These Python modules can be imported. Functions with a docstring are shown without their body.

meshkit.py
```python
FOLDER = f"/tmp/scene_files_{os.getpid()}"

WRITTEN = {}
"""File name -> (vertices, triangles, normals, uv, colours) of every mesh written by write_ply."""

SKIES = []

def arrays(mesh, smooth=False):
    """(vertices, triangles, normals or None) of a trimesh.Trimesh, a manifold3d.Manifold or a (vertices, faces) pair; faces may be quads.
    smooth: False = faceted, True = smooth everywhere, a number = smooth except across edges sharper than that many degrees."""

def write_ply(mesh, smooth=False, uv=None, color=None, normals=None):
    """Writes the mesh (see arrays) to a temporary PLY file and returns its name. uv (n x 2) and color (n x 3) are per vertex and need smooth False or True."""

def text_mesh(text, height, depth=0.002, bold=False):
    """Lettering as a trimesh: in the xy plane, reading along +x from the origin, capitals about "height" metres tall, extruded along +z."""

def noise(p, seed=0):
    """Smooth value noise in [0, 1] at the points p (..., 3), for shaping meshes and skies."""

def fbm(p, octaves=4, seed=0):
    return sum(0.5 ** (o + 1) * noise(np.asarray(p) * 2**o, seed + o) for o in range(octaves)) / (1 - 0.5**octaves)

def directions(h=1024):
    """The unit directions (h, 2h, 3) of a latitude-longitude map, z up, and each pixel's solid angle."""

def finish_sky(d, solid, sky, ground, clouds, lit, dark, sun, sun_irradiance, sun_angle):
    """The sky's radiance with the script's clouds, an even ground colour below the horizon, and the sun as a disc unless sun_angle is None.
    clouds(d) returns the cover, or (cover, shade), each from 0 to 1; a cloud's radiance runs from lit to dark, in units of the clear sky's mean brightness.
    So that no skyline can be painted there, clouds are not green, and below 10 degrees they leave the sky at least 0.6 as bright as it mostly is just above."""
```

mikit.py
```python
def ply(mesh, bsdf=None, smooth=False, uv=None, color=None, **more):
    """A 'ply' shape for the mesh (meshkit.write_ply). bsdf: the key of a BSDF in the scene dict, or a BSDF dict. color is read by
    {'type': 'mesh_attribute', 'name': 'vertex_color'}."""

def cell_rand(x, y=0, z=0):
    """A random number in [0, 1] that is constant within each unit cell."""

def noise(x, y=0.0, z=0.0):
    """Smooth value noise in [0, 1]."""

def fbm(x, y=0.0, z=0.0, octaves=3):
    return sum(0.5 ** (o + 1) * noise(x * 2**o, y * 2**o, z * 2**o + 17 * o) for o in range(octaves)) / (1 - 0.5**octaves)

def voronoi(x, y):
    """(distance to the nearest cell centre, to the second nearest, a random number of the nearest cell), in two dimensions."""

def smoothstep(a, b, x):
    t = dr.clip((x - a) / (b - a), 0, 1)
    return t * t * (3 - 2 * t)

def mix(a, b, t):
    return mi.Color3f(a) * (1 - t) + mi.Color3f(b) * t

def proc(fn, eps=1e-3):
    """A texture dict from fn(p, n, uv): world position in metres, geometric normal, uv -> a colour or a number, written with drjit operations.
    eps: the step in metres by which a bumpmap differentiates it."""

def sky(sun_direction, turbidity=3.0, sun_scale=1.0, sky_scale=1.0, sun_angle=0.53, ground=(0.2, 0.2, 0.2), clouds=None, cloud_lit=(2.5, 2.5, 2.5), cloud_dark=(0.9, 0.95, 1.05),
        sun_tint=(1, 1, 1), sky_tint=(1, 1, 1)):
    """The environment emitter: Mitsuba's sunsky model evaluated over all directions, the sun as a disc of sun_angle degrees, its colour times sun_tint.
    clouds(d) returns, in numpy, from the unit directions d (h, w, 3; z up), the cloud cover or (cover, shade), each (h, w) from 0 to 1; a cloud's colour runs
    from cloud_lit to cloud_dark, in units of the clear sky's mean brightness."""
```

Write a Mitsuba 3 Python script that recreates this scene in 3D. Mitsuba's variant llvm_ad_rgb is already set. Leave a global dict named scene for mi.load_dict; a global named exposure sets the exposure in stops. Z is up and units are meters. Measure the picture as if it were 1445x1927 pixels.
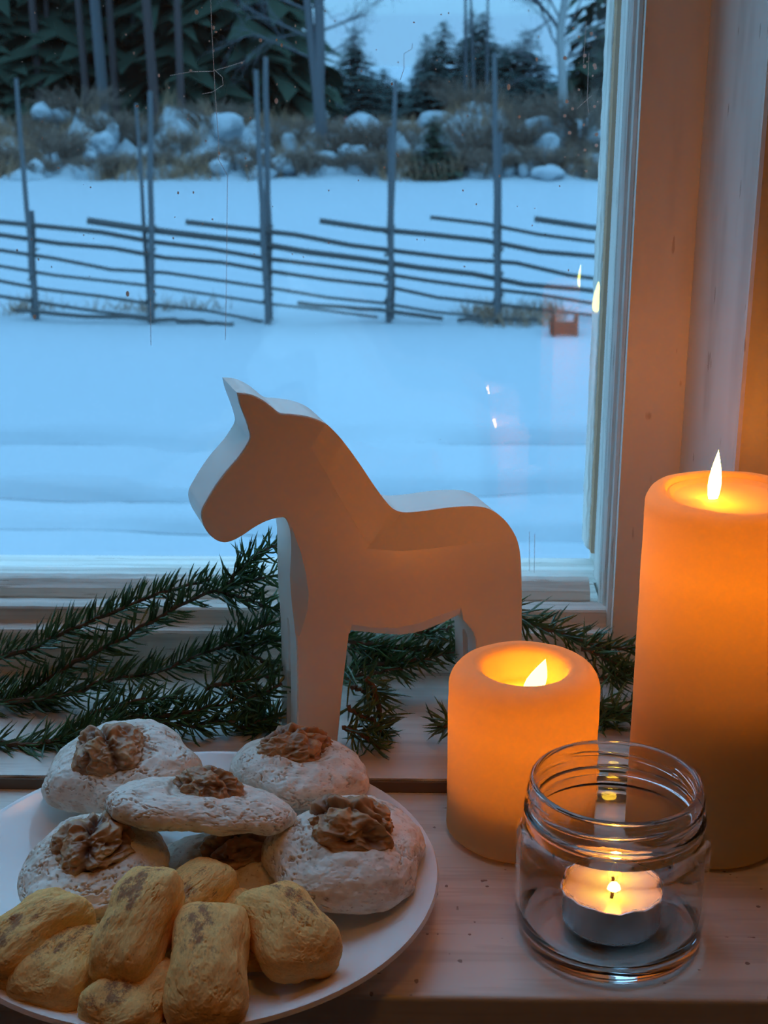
import math, random
import numpy as np, trimesh, manifold3d as m3, mitsuba as mi, mikit, meshkit, drjit as dr
from shapely.geometry import Polygon
from mikit import proc, fbm, noise, smoothstep, mix
T = mi.ScalarTransform4f
rng = np.random.default_rng(7)
random.seed(7)
scene, labels = {}, {}
PI = math.pi
V = lambda *a: np.array(a, float)
def unit(v):
    v = np.asarray(v, float)
    return v / (np.linalg.norm(v) + 1e-12)

# ------------------------------------------------------------------ camera
W, H, F = 1445, 1927, 2750.0
PITCH, YAW, EYE = math.radians(18.8), math.radians(1.0), V(0, 0, .34)
FWD = V(-math.sin(YAW) * math.cos(PITCH), math.cos(YAW) * math.cos(PITCH), -math.sin(PITCH))
RGT = V(math.cos(YAW), math.sin(YAW), 0)
UPV = np.cross(RGT, FWD)
scene['camera'] = {'type': 'thinlens', 'fov': math.degrees(2 * math.atan(W / 2 / F)), 'fov_axis': 'x', 'aperture_radius': .0009, 'focus_distance': .60,
                   'near_clip': .02, 'far_clip': 1000., 'to_world': T().look_at(origin=EYE.tolist(), target=(EYE + FWD).tolist(), up=[0, 0, 1])}
def sight(px, py): return FWD + RGT * (px - W / 2) / F - UPV * (py - H / 2) / F
def gp(px, py, z=0.):          # the point of the level z that is seen there
    d = sight(px, py); return EYE + d * (z - EYE[2]) / d[2]
def at(px, py, Y):             # the point at the distance Y that is seen there
    d = sight(px, py); return EYE + d * (Y - EYE[1]) / d[1]

# ------------------------------------------------------------------ sky (blue dusk, closed cloud cover, a little brighter overhead)
exposure = 0.0
UNSEEN_LAMP_K = 18.0
SKY_K = 1.0
def overcast(d):
    el = np.clip(d[..., 2], 0, 1)
    n = meshkit.fbm(d * 3.0 + 5, 4, seed=3)
    return np.ones(el.shape), np.clip(1 - el * 1.25 + .25 * (n - .5), 0, 1)
SKY_LIT, SKY_DARK = np.array([15.5, 36.5, 58.5]), np.array([4.6, 11.8, 19.0])
scene['sky'] = mikit.sky([0.2, 0.8, 0.12], turbidity=4.0, sun_scale=0.0, sky_scale=SKY_K, ground=(.35, .365, .38), clouds=overcast,
                         cloud_lit=tuple(SKY_LIT * 1.0), cloud_dark=tuple(SKY_DARK * 1.0), sun_angle=None)

# ------------------------------------------------------------------ helpers
def key_of(name):
    if name not in KEYS: KEYS[name] = 0; return name
    KEYS[name] += 1
    return f'{name}_{KEYS[name]:03d}'
KEYS = {}
def put(name, mesh, bsdf, smooth=30, parent=None, **more):
    k = key_of(f'{parent}__{name}' if parent else name)
    scene[k] = mesh if isinstance(mesh, dict) else mikit.ply(mesh, bsdf, smooth, **more)
    return k
def tag(k, label=None, cat=None, group=None, kind=None):
    d = labels.setdefault(k, {})
    for a, b in (('label', label), ('category', cat), ('group', group), ('kind', kind)):
        if b: d[a] = b
    return k
def thing(name, label, cat, group=None):
    return tag(key_of(name), label, cat, group)
def cat(ms): return trimesh.util.concatenate([m for m in ms if m is not None])
def box(x0, x1, y0, y1, z0, z1):
    b = trimesh.creation.box(extents=(x1 - x0, y1 - y0, z1 - z0)); b.apply_translation(((x0 + x1) / 2, (y0 + y1) / 2, (z0 + z1) / 2)); return b
def rbox(x0, x1, y0, y1, z0, z1, r):
    pts = [m3.Manifold.sphere(r, 12).translate((x, y, z)) for x in (x0 + r, x1 - r) for y in (y0 + r, y1 - r) for z in (z0 + r, z1 - r)]
    return m3.Manifold.batch_hull(pts)
def tm(m):
    k = m.to_mesh(); return trimesh.Trimesh(k.vert_properties[:, :3], k.tri_verts, process=False)
def lathe(prof, n=96, close=False):
    """profile of (r, z), turned around the z axis; r=0 at an end closes it."""
    p = np.array(prof, float); a = np.arange(n) * 2 * PI / n
    v = np.stack([p[:, None, 0] * np.cos(a), p[:, None, 0] * np.sin(a), np.repeat(p[:, None, 1], n, 1)], -1).reshape(-1, 3)
    f, k = [], len(p)
    for i in range(k if close else k - 1):
        j = (i + 1) % k
        b = np.arange(n); c = (b + 1) % n
        f += [np.stack([i * n + b, i * n + c, j * n + c], 1), np.stack([i * n + b, j * n + c, j * n + b], 1)]
    m = trimesh.Trimesh(v, np.vstack(f), process=False); m.merge_vertices(); m.update_faces(m.nondegenerate_faces()); return m
def tube(pts, rad, n=6, caps=True):
    p = np.asarray(pts, float); k = len(p); r = np.broadcast_to(rad, k)
    t = np.gradient(p, axis=0); t /= np.linalg.norm(t, axis=1, keepdims=True) + 1e-12
    u = np.cross(t[0], V(0, 0, 1) if abs(t[0][2]) < .9 else V(1, 0, 0)); u = unit(u)
    rows = []
    a = np.arange(n) * 2 * PI / n
    for i in range(k):
        u = unit(u - t[i] * (u @ t[i])); w = np.cross(t[i], u)
        rows.append(p[i] + r[i] * (np.cos(a)[:, None] * u + np.sin(a)[:, None] * w))
    v = np.vstack(rows); b = np.arange(n); c = (b + 1) % n; f = []
    for i in range(k - 1):
        f += [np.stack([i * n + b, i * n + c, (i + 1) * n + c], 1), np.stack([i * n + b, (i + 1) * n + c, (i + 1) * n + b], 1)]
    if caps:
        v = np.vstack([v, p[:1], p[-1:]]); q = k * n
        f += [np.stack([b * 0 + q, c, b], 1), np.stack([b * 0 + q + 1, (k - 1) * n + b, (k - 1) * n + c], 1)]
    return trimesh.Trimesh(v, np.vstack(f), process=False)
def spline(pts, n):
    from scipy.interpolate import CubicSpline, interp1d
    p = np.asarray(pts, float)
    if len(p) == 2: return p[0] + np.linspace(0, 1, n)[:, None] * (p[1] - p[0])
    d = np.r_[0, np.cumsum(np.linalg.norm(np.diff(p, axis=0), axis=1))]
    return CubicSpline(d, p)(np.linspace(0, d[-1], n))
def profile_x(prof, x0, x1):   # closed polygon of (y, z) extruded along x
    m = trimesh.creation.extrude_polygon(Polygon(prof), x1 - x0, engine='earcut')
    v = m.vertices.copy(); m.vertices = np.stack([v[:, 2] + x0, v[:, 0], v[:, 1]], 1)
    if m.volume < 0: m.invert()
    return m
def profile_z(prof, z0, z1):   # closed polygon of (x, y) extruded along z
    m = trimesh.creation.extrude_polygon(Polygon(prof), z1 - z0, engine='earcut'); m.apply_translation((0, 0, z0)); return m
def toward(n, spin=0):
    n = unit(n); x = unit(np.cross(V(0, 1, 0), n)); y = np.cross(n, x)
    c, s = math.cos(spin), math.sin(spin)
    return np.stack([c * x + s * y, -s * x + c * y, n], 1)

# ------------------------------------------------------------------ materials
def mat(name, d): scene[name] = d
def two(d): return {'type': 'twosided', 'bsdf': d}
def rgb(*c): return {'type': 'rgb', 'value': list(c)}
def pr(c, rough=.5, spec=.5, **k): return {'type': 'principled', 'base_color': c if isinstance(c, dict) else rgb(*c), 'roughness': rough, 'specular': spec, **k}
VC = {'type': 'mesh_attribute', 'name': 'vertex_color'}

def f_paint(p, n, uv):
    a = fbm(p.x * 60, p.y * 60, p.z * 9, 4); b = fbm(p.x * 260 + 9, p.y * 260, p.z * 60, 3)
    c = mix((.80, .76, .69), (.66, .61, .54), smoothstep(.45, .75, a))
    return mix(c, (.40, .30, .22), smoothstep(.74, .82, b) * .55)
def f_sash(p, n, uv):
    a = fbm(p.x * 14, p.y * 300, p.z * 300, 4); b = fbm(p.x * 40 + 9, p.y * 500, p.z * 500, 3)
    c = mix((.68, .66, .60), (.52, .49, .43), smoothstep(.42, .70, a))
    return mix(c, (.34, .27, .20), smoothstep(.66, .78, b) * .7)
def f_stile(p, n, uv):
    a = fbm(p.x * 300, p.y * 300, p.z * 14, 4); b = fbm(p.x * 500 + 9, p.y * 500, p.z * 40, 3)
    c = mix((.74, .71, .65), (.56, .51, .45), smoothstep(.42, .70, a))
    return mix(c, (.34, .27, .20), smoothstep(.66, .78, b) * .6)
def f_sill(p, n, uv):
    a = fbm(p.x * 9, p.y * 120, p.z * 20, 4); b = fbm(p.x * 30, p.y * 420, p.z * 420, 3); s = fbm(p.x * 240, p.y * 240, p.z * 240 + 3, 2)
    c = mix((.70, .65, .58), (.57, .52, .45), smoothstep(.4, .75, a))
    c = mix(c, (.50, .44, .38), smoothstep(.58, .74, b) * .35)
    return mix(c, (.28, .22, .18), smoothstep(.84, .88, s))
mat('m_paint', two(pr(proc(f_paint), .45, .4)))
mat('m_stile', two(pr(proc(f_stile), .6, .3)))
mat('m_sash', two(pr(proc(f_sash), .6, .3)))
mat('m_sill', two(pr(proc(f_sill), .42, .45)))
mat('m_edge', two(pr((.16, .12, .09), .9, .1)))
mat('m_bare', two(pr((.42, .22, .11), .8, .2)))
mat('m_room', two(pr((.62, .55, .46), .9, .1)))
mat('m_floor', two(pr((.22, .15, .10), .6, .3)))
mat('m_horse', two(pr((.80, .75, .67), .33, .5)))
mat('m_plate', two(pr((.84, .82, .80), .10, .6)))
mat('m_glass', {'type': 'dielectric', 'int_ior': 1.5, 'ext_ior': 1.0})
mat('m_pane', {'type': 'thindielectric', 'int_ior': 1.5})
mat('m_dust', two(pr((.8, .8, .8), .9, .1)))
mat('m_alu', two({'type': 'roughconductor', 'material': 'Al', 'alpha': .28, 'specular_reflectance': rgb(.75, .74, .74)}))
mat('m_meringue', two(pr(VC, .45, .45)))
mat('m_walnut', two(pr(VC, .42, .45)))
mat('m_short', two(pr(VC, .75, .25)))
mat('m_needle', two(pr(VC, .38, .5)))
mat('m_twig', two(pr((.13, .085, .055), .8, .2)))
def wax(c): return {'type': 'principledthin', 'base_color': rgb(*c), 'roughness': .38, 'diff_trans': 1.0, 'spec_trans': 0.0, 'eta': 1.45}
mat('m_wax', wax((.92, .74, .38)))
mat('m_teawax', two(pr((.92, .84, .66), .25, .5)))
mat('m_wick', two(pr((.03, .025, .02), .9, .1)))
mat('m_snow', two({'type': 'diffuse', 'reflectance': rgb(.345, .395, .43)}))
mat('m_stake', two({'type': 'diffuse', 'reflectance': rgb(.115, .125, .135)}))
mat('m_rail', two({'type': 'diffuse', 'reflectance': rgb(.085, .085, .085)}))
mat('m_pinebark', two({'type': 'diffuse', 'reflectance': rgb(.085, .065, .065)}))
mat('m_greybark', two({'type': 'diffuse', 'reflectance': rgb(.105, .11, .12)}))
mat('m_birchbark', two({'type': 'diffuse', 'reflectance': rgb(.30, .31, .31)}))
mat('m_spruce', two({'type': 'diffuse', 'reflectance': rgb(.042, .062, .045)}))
mat('m_farspruce', two({'type': 'diffuse', 'reflectance': rgb(.052, .072, .068)}))  # paler, bluer spruce: haze of distance put into the colour
mat('m_shrub', two({'type': 'diffuse', 'reflectance': rgb(.17, .125, .10)}))
mat('m_grass', two({'type': 'diffuse', 'reflectance': rgb(.30, .185, .115)}))
mat('m_crate', two({'type': 'diffuse', 'reflectance': rgb(.11, .07, .055)}))
mat('m_red', two({'type': 'diffuse', 'reflectance': rgb(.30, .03, .03)}))

# ================================================================== the setting: room, window, sill
YF, YC, YP, YP2 = .709, .642, .763, .809        # frame face, casing face, inner pane, outer pane
XL, XR, ZT = -.80, .1005, 1.85                  # the glass opening; its unseen left and top sized to light the sill
def wall_with_hole():
    o = m3.Manifold.cube((5, .24, 3.0)).translate((-2.6, .66, -.85))
    return tm(o - m3.Manifold.cube((1.04, 1, 1.99)).translate((-.87, .3, -.06)))
tag(put('wall_window', wall_with_hole(), 'm_room', False), 'wall around the window', kind='structure')
tag(put('wall_left', box(-2.8, -2.6, -3.6, .9, -.85, 2.15), 'm_room', False), 'left wall of the room', kind='structure')
tag(put('wall_right', box(2.4, 2.5, -3.6, .9, -.85, 2.15), 'm_room', False), 'right wall of the room', kind='structure')
tag(put('wall_back', box(-2.7, 2.5, -3.7, -3.6, -.85, 2.15), 'm_room', False), 'back wall of the room', kind='structure')
tag(put('ceiling', box(-2.7, 2.5, -3.7, .9, 2.15, 2.25), 'm_room', False), 'ceiling of the room', kind='structure')
tag(put('floor', box(-2.7, 2.5, -3.7, .9, -.95, -.85), 'm_floor', False), 'wooden floor of the room', kind='structure')

win = tag(key_of('window_1'), 'white-painted old window with worn paint and two panes', kind='structure')
def roughen(m, amp, freq, seed, step=.006):
    m = m.subdivide_to_size(step, max_iter=12) if step else m
    m.merge_vertices()
    n = m.vertex_normals
    m.vertices += n * ((meshkit.fbm(m.vertices * freq + 31, 3, seed) - .5) * 2 * amp)[:, None]
    return m
# bottom rail of the sash: profile in (y, z)
z0 = .0065
rail = [(YF, -.03), (YF, .0300), (YF + .001, .0313), (.7175, .0320), (.7185, .0335), (.7190, .0395), (.7200, .0405), (.7300, .0408), (.7312, .0395), (.7330, .0340), (.7480, .0340), (.7485, .030), (.790, .030), (.790, -.03)]
put('sash_rail', cat([roughen(profile_x(rail, -.36, XR + .0065), .0004, 120, 4, .009), profile_x(rail, XL - .03, -.36)]), 'm_sash', 35, win)
bead = [(.7485, .030), (.7485, .0345), (.7500, .0392), (.7560, .0425), (YP - .0008, .0430), (YP - .0008, .030)]
put('glazing_bead', cat([roughen(profile_x(bead, -.36, XR), .0006, 170, 9, .005), profile_x(bead, XL, -.36)]), 'm_sash', 35, win)
# right stile, in (x, y)
xe = .1075                                     # where the flat face of the frame begins
stile = [(.1137, YF + .006), (xe - .0005, YF + .006), (xe - .0018, YF + .008), (xe - .0022, YF + .012), (xe - .0010, YF + .014), (xe - .0012, YF + .0155), (xe - .0030, YF + .018), (xe - .0040, YF + .024), (xe - .0040, YF + .031), (xe - .0034, YF + .0335), (.1087, YF + .0345), (.1087, YF + .092), (.1137, YF + .092)]
put('sash_stile', profile_z(stile, -.03, ZT), 'm_stile', 25, win)
lip = [(.1064, .845), (.1068, .832), (.1080, .8272), (.1096, .8262), (.1136, .8262), (.1136, .845)]
put('glazing_bead', cat([roughen(profile_z(lip, .036, .52), .0008, 150, 12, .0045), profile_z(lip, .52, ZT)]), 'm_stile', 30, win)
fl = profile_z([(.1086, .8268), (.1089, .8190), (.1128, .8180), (.1134, .8268)], .036, .52)
put('bare_wood_edge', roughen(fl, .0006, 260, 15, .004), 'm_bare', 30, win)
put('sash_stile', profile_z([(XL - .05, YF), (XL - .008, YF), (XL - .004, YF + .02), (XL, YP), (XL, YF + .08), (XL - .05, YF + .08)], -.03, ZT), 'm_sash', 25, win)
put('sash_rail', profile_x([(YF, ZT - .005), (YF, ZT + .05), (.79, ZT + .05), (.79, ZT - .005)], XL - .05, XR + .03), 'm_sash', 25, win)
for y in (YP, YP2):
    g = trimesh.Trimesh([(XL - .01, y, .028), ((.1086 if y == YP else .1130), y, .028), ((.1086 if y == YP else .1130), y, ZT + .004), (XL - .01, y, ZT + .004)], [[0, 1, 2], [0, 2, 3]], process=False)
    put('pane', g, 'm_pane', False, win)
o = [(XL - .02, YP2 - .02), (XL - .02, YP2 + .02)]
put('outer_sash', cat([box(XL - .05, XL, YP2 - .02, YP2 + .02, -.03, ZT + .05), box(.1115, XR + .05, YP2 + .013, YP2 + .03, -.03, ZT + .05), box(XL, .1115, YP2 - .02, YP2 + .02, -.03, .029), box(XL, .1115, YP2 - .02, YP2 + .02, ZT, ZT + .05)]), 'm_sash', False, win)

# frame with its flat face and splayed jamb, casing on the wall: trim_1, trim_2
xj0, xj1 = at(1298, 600, YF)[0], at(1405, 600, YC)[0]
def f_j(x, y): return (x, y)
frame = [(xe, YF), (xj0, YF), (xj1, YC + .004), (xj1 + .03, YC + .004), (xj1 + .03, .86), (.1137, .86), (.1137, YF + .006), (xe, YF + .006)]
tag(put('trim_1', roughen(profile_z(frame, -.02, ZT + .06), .00025, 60, 21, .02), 'm_paint', 20), 'white-painted window frame and jamb right of the glass', kind='structure')
cas = [(xj1, YC + .03), (xj1, YC), (xj1 + .0015, YC - .0015), (xj1 + .018, YC - .0015), (xj1 + .0195, YC + .001), (xj1 + .0205, YC - .003), (xj1 + .095, YC - .003), (xj1 + .098, YC), (xj1 + .098, YC + .03)]
tag(put('trim_2', profile_z(cas, z0, ZT + .15), 'm_paint', 20), 'painted casing board beside the window frame', kind='structure')
tag(put('trim_3', profile_z([(XL - .05, YF), (XL - .05, .86), (XL - .10, .86), (XL - .10, YC), (XL - .07, YC)], -.02, ZT + .06), 'm_paint', 20), 'painted window frame left of the glass', kind='structure')
tag(put('trim_4', box(XL - .10, xj1 + .03, YC, .86, ZT + .05, ZT + .12), 'm_paint', False), 'head of the window frame', kind='structure')

sill = tag(key_of('window_sill'), 'worn white-painted window sill of two boards', kind='structure')
YS = gp(780, 1493)[1]
def rear_board():
    m = box(-.40, xj1 + .12, YS + .0012, YF + .01, -.012, z0).subdivide_to_size(.006, max_iter=12); m.merge_vertices()
    v = m.vertices; e = v[:, 1] < YS + .0013
    n1 = meshkit.fbm(np.stack([v[:, 0] * 90, v[:, 2] * 400, v[:, 0] * 0], 1), 3, 5)
    v[:, 1] += e * n1 * .0022
    v[:, 2] -= (e & (v[:, 2] > z0 - 1e-4)) * np.clip(meshkit.fbm(np.stack([v[:, 0] * 160, v[:, 0] * 0, v[:, 0] * 0], 1), 3, 8) - .5, 0, 1) * .006
    m.vertices = v; return cat([m, box(XL - .08, -.40, YS + .002, YF + .01, -.012, z0)])
put('board', rear_board(), 'm_sill', 30, sill)
put('raw_edge', box(XL - .08, xj1 + .12, YS + .0005, YS + .0030, -.012, z0 - .0012), 'm_edge', False, sill)
fy = gp(722, 1876)[1]
fb = rbox(XL - .1, .62, fy, YS + .02, -.024, 0, .002)
put('board', tm(fb - m3.Manifold.cube((3, .1, .1)).translate((-1, YS + .0006, -.012))), 'm_sill', 40, sill)

# dust, scratches and cobweb on the inner pane
sp = []
pts = [(370, 23), (237, 65), (252, 100), (359, 133), (299, 142), (490, 76), (530, 85), (258, 200), (318, 165), (110, 316), (226, 170), (402, 52), (406, 60), (880, 218), (957, 164), (1010, 112), (1100, 125), (977, 220), (723, 315), (471, 222), (520, 190), (455, 118),
       (240, 553), (65, 596), (1026, 441), (828, 827), (660, 242), (675, 170), (620, 190), (540, 190), (820, 130)]
r5 = np.random.default_rng(11)
pts += [(r5.uniform(5, 1110), r5.uniform(5, 560)) for _ in range(110)]
dark = []
for i, (x, y) in enumerate(pts):
    s = (.0009 if i < 24 else .00045) * r5.uniform(.5, 1.1)
    b = trimesh.creation.icosphere(subdivisions=1, radius=1); b.vertices *= V(s, .00006, s * r5.uniform(.6, 1.8)); b.apply_translation(at(x, y, YP - .0001))
    (dark if (x, y) == (1026, 441) else sp).append(b)
for x in range(26):            # drip marks by the stile
    a, b = r5.uniform(1060, 1125), r5.uniform(20, 330); s = r5.uniform(.0003, .001)
    c = trimesh.creation.icosphere(subdivisions=1, radius=1); c.vertices *= V(s, .00006, s); c.apply_translation(at(a, b, YP - .0001)); sp.append(c)
tag(put('dust_specks', cat(sp), 'm_dust', True, win), 'pale specks of dirt on the glass', kind='stuff')
put('dead_fly', cat(dark), 'm_wick', True, win)
for line in ([(396, -20), (398, 50), (402, 120), (405, 180), (411, 260), (411, 300), (428, 330), (426, 520), (424, 640)], [(320, 142), (360, 135), (400, 134), (440, 122), (460, 115)], [(402, 130), (418, 145), (420, 160), (400, 173), (380, 177)],
             [(776, 82), (775, 92), (760, 101), (760, 130), (753, 150)], [(1113, 180), (1085, 205)], [(283, 560), (284, 650)], [(1103, 40), (1098, 120)], [(1108, 100), (1105, 190), (1108, 215)], [(996, 1000), (996, 1075)], [(1006, 1005), (1005, 1078)]):
    put('scratch', tube([at(x, y, YP - .0002) for x, y in line], .00013, 4), 'm_dust', True, win)

# ================================================================== lights in the room: candles
def flame_mesh(h, w, lean=0, twist=0):
    prof = [(0., .0), (.62, .02), (.78, .12), (.88, .28), (.82, .45), (.62, .63), (.36, .80), (.15, .92), (0, 1.)]
    p = np.array(prof); m = lathe([(r * w / 2, z * h) for r, z in p], 20)
    v = m.vertices; v[:, 1] *= .45; v[:, 0] += lean * (v[:, 2] / h) ** 1.3
    m.vertices = v; m.apply_transform(trimesh.transformations.rotation_matrix(twist, (0, 0, 1))); return m
def lamp(c, k): return {'type': 'area', 'radiance': rgb(*(np.array(c) * k))}
FLAME = (1.0, .27, .02)
def candle(label, cx, cy, r, h, well_r, well_d, rim, flame, bulb, seed):
    c = thing('pillar_candle', label, 'candle')
    prof = [(0, .001), (r - .0025, .001), (r, .0035)]
    prof += [(r, z) for z in np.linspace(.006, h - rim, 30)]
    prof += [(r - rim * (1 - math.cos(a)), h - rim + rim * math.sin(a)) for a in np.linspace(.15, PI / 2, 9)]
    k = min(.004, well_d * .6)
    prof += [(well_r + k * (1 - math.sin(a)), h - k + k * math.cos(a)) for a in np.linspace(.2, PI / 2, 5)]
    prof += [(well_r - .0008, h - well_d * .5), (well_r - .0025, h - well_d * .85), (well_r * .86, h - well_d), (well_r * .5, h - well_d - .0004), (0, h - well_d - .0006)]
    m = lathe(prof, 128)
    v = m.vertices
    nz = meshkit.fbm(v * 45 + seed, 3, seed) - .5
    rr = np.hypot(v[:, 0], v[:, 1]); inn = (rr < well_r + .001) & (v[:, 2] > h - well_d - .002)
    rad = np.where(rr[:, None] > 1e-5, np.stack([v[:, 0], v[:, 1], 0 * rr], 1) / np.maximum(rr, 1e-5)[:, None], 0)
    v += rad * (nz * np.where(inn, .0022, .0010))[:, None] * (v[:, 2] > .004)[:, None]
    v[:, 2] += np.where((v[:, 2] > h - .004) & ~inn, nz * .0016, 0)
    m.vertices = v; m.apply_translation((cx, cy, 0))
    put('wax_body', m, 'm_wax', 50, c)
    dx, dy, fh, fw, lean, kf = flame
    fm = flame_mesh(fh, fw, lean, .25); fm.apply_translation((cx + dx, cy + dy, h - well_d + .0002))
    put('flame', fm, two({'type': 'diffuse', 'reflectance': rgb(.8, .7, .5)}), True, c, emitter=lamp(FLAME, kf))
    # unseen lamp inside the wax makes it glow; unseen housing darkens the foot
    br, bz, bh, kb, col, zh = bulb
    bm = trimesh.creation.cylinder(radius=br, height=bh, sections=24); bm.apply_translation((cx, cy, bz))
    hb = trimesh.creation.cylinder(radius=r * .72, height=zh - .004, sections=32); hb.apply_translation((cx, cy, zh / 2 + .001))
    put('unseen_housing', hb, 'm_wick', False, c)
    put('unseen_lamp_core', bm, two({'type': 'diffuse', 'reflectance': rgb(.6, .5, .4)}), False, c, emitter=lamp(col, kb))
    return c
ORANGE = (1.0, .245, .002)
sf = gp(987, 1636); tf = gp(1352, 1646)
RS, RT = .0322, .0340
# unseen lamp above the view, placed to warm the horse, frame and biscuits
pl_ = thing('unseen_pendant_lamp', 'unseen dim pendant lamp above the sill, placed to warm the horse and frame', 'lamp')
PLC = V(.12, -.05, 1.50)
g = trimesh.creation.icosphere(subdivisions=3, radius=.09); g.apply_translation(PLC)
put('globe', g, two({'type': 'diffuse', 'reflectance': rgb(.8, .7, .6)}), True, pl_, emitter=lamp((1., .37, .045), UNSEEN_LAMP_K))
put('cord', tube([PLC + V(0, 0, .12), V(PLC[0], PLC[1], 2.15)], .004, 8), 'm_wick', 40, pl_)
hl = lathe([(0, .13), (.02, .13), (.03, .10), (.035, .08), (0, .08)], 24); hl.apply_translation(PLC); put('holder', hl, 'm_wick', 40, pl_)
candle('short cream pillar candle with a deep melted hollow and leaning flame, behind the glass jar', sf[0], sf[1] + RS, RS, .0795, .0180, .014, .010, (.0035, 0, .0158, .0112, .0055, 42), (.012, .055, .012, 7.5, ORANGE, .030), 3)
candle('tall cream pillar candle burning with an upright pointed flame by the window frame', tf[0], tf[1] + RT, RT, .157, .0255, .0035, .006, (-.0068, .0, .0210, .0068, .0008, 95), (.013, .128, .018, 7.2, ORANGE, .078), 5)

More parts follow.
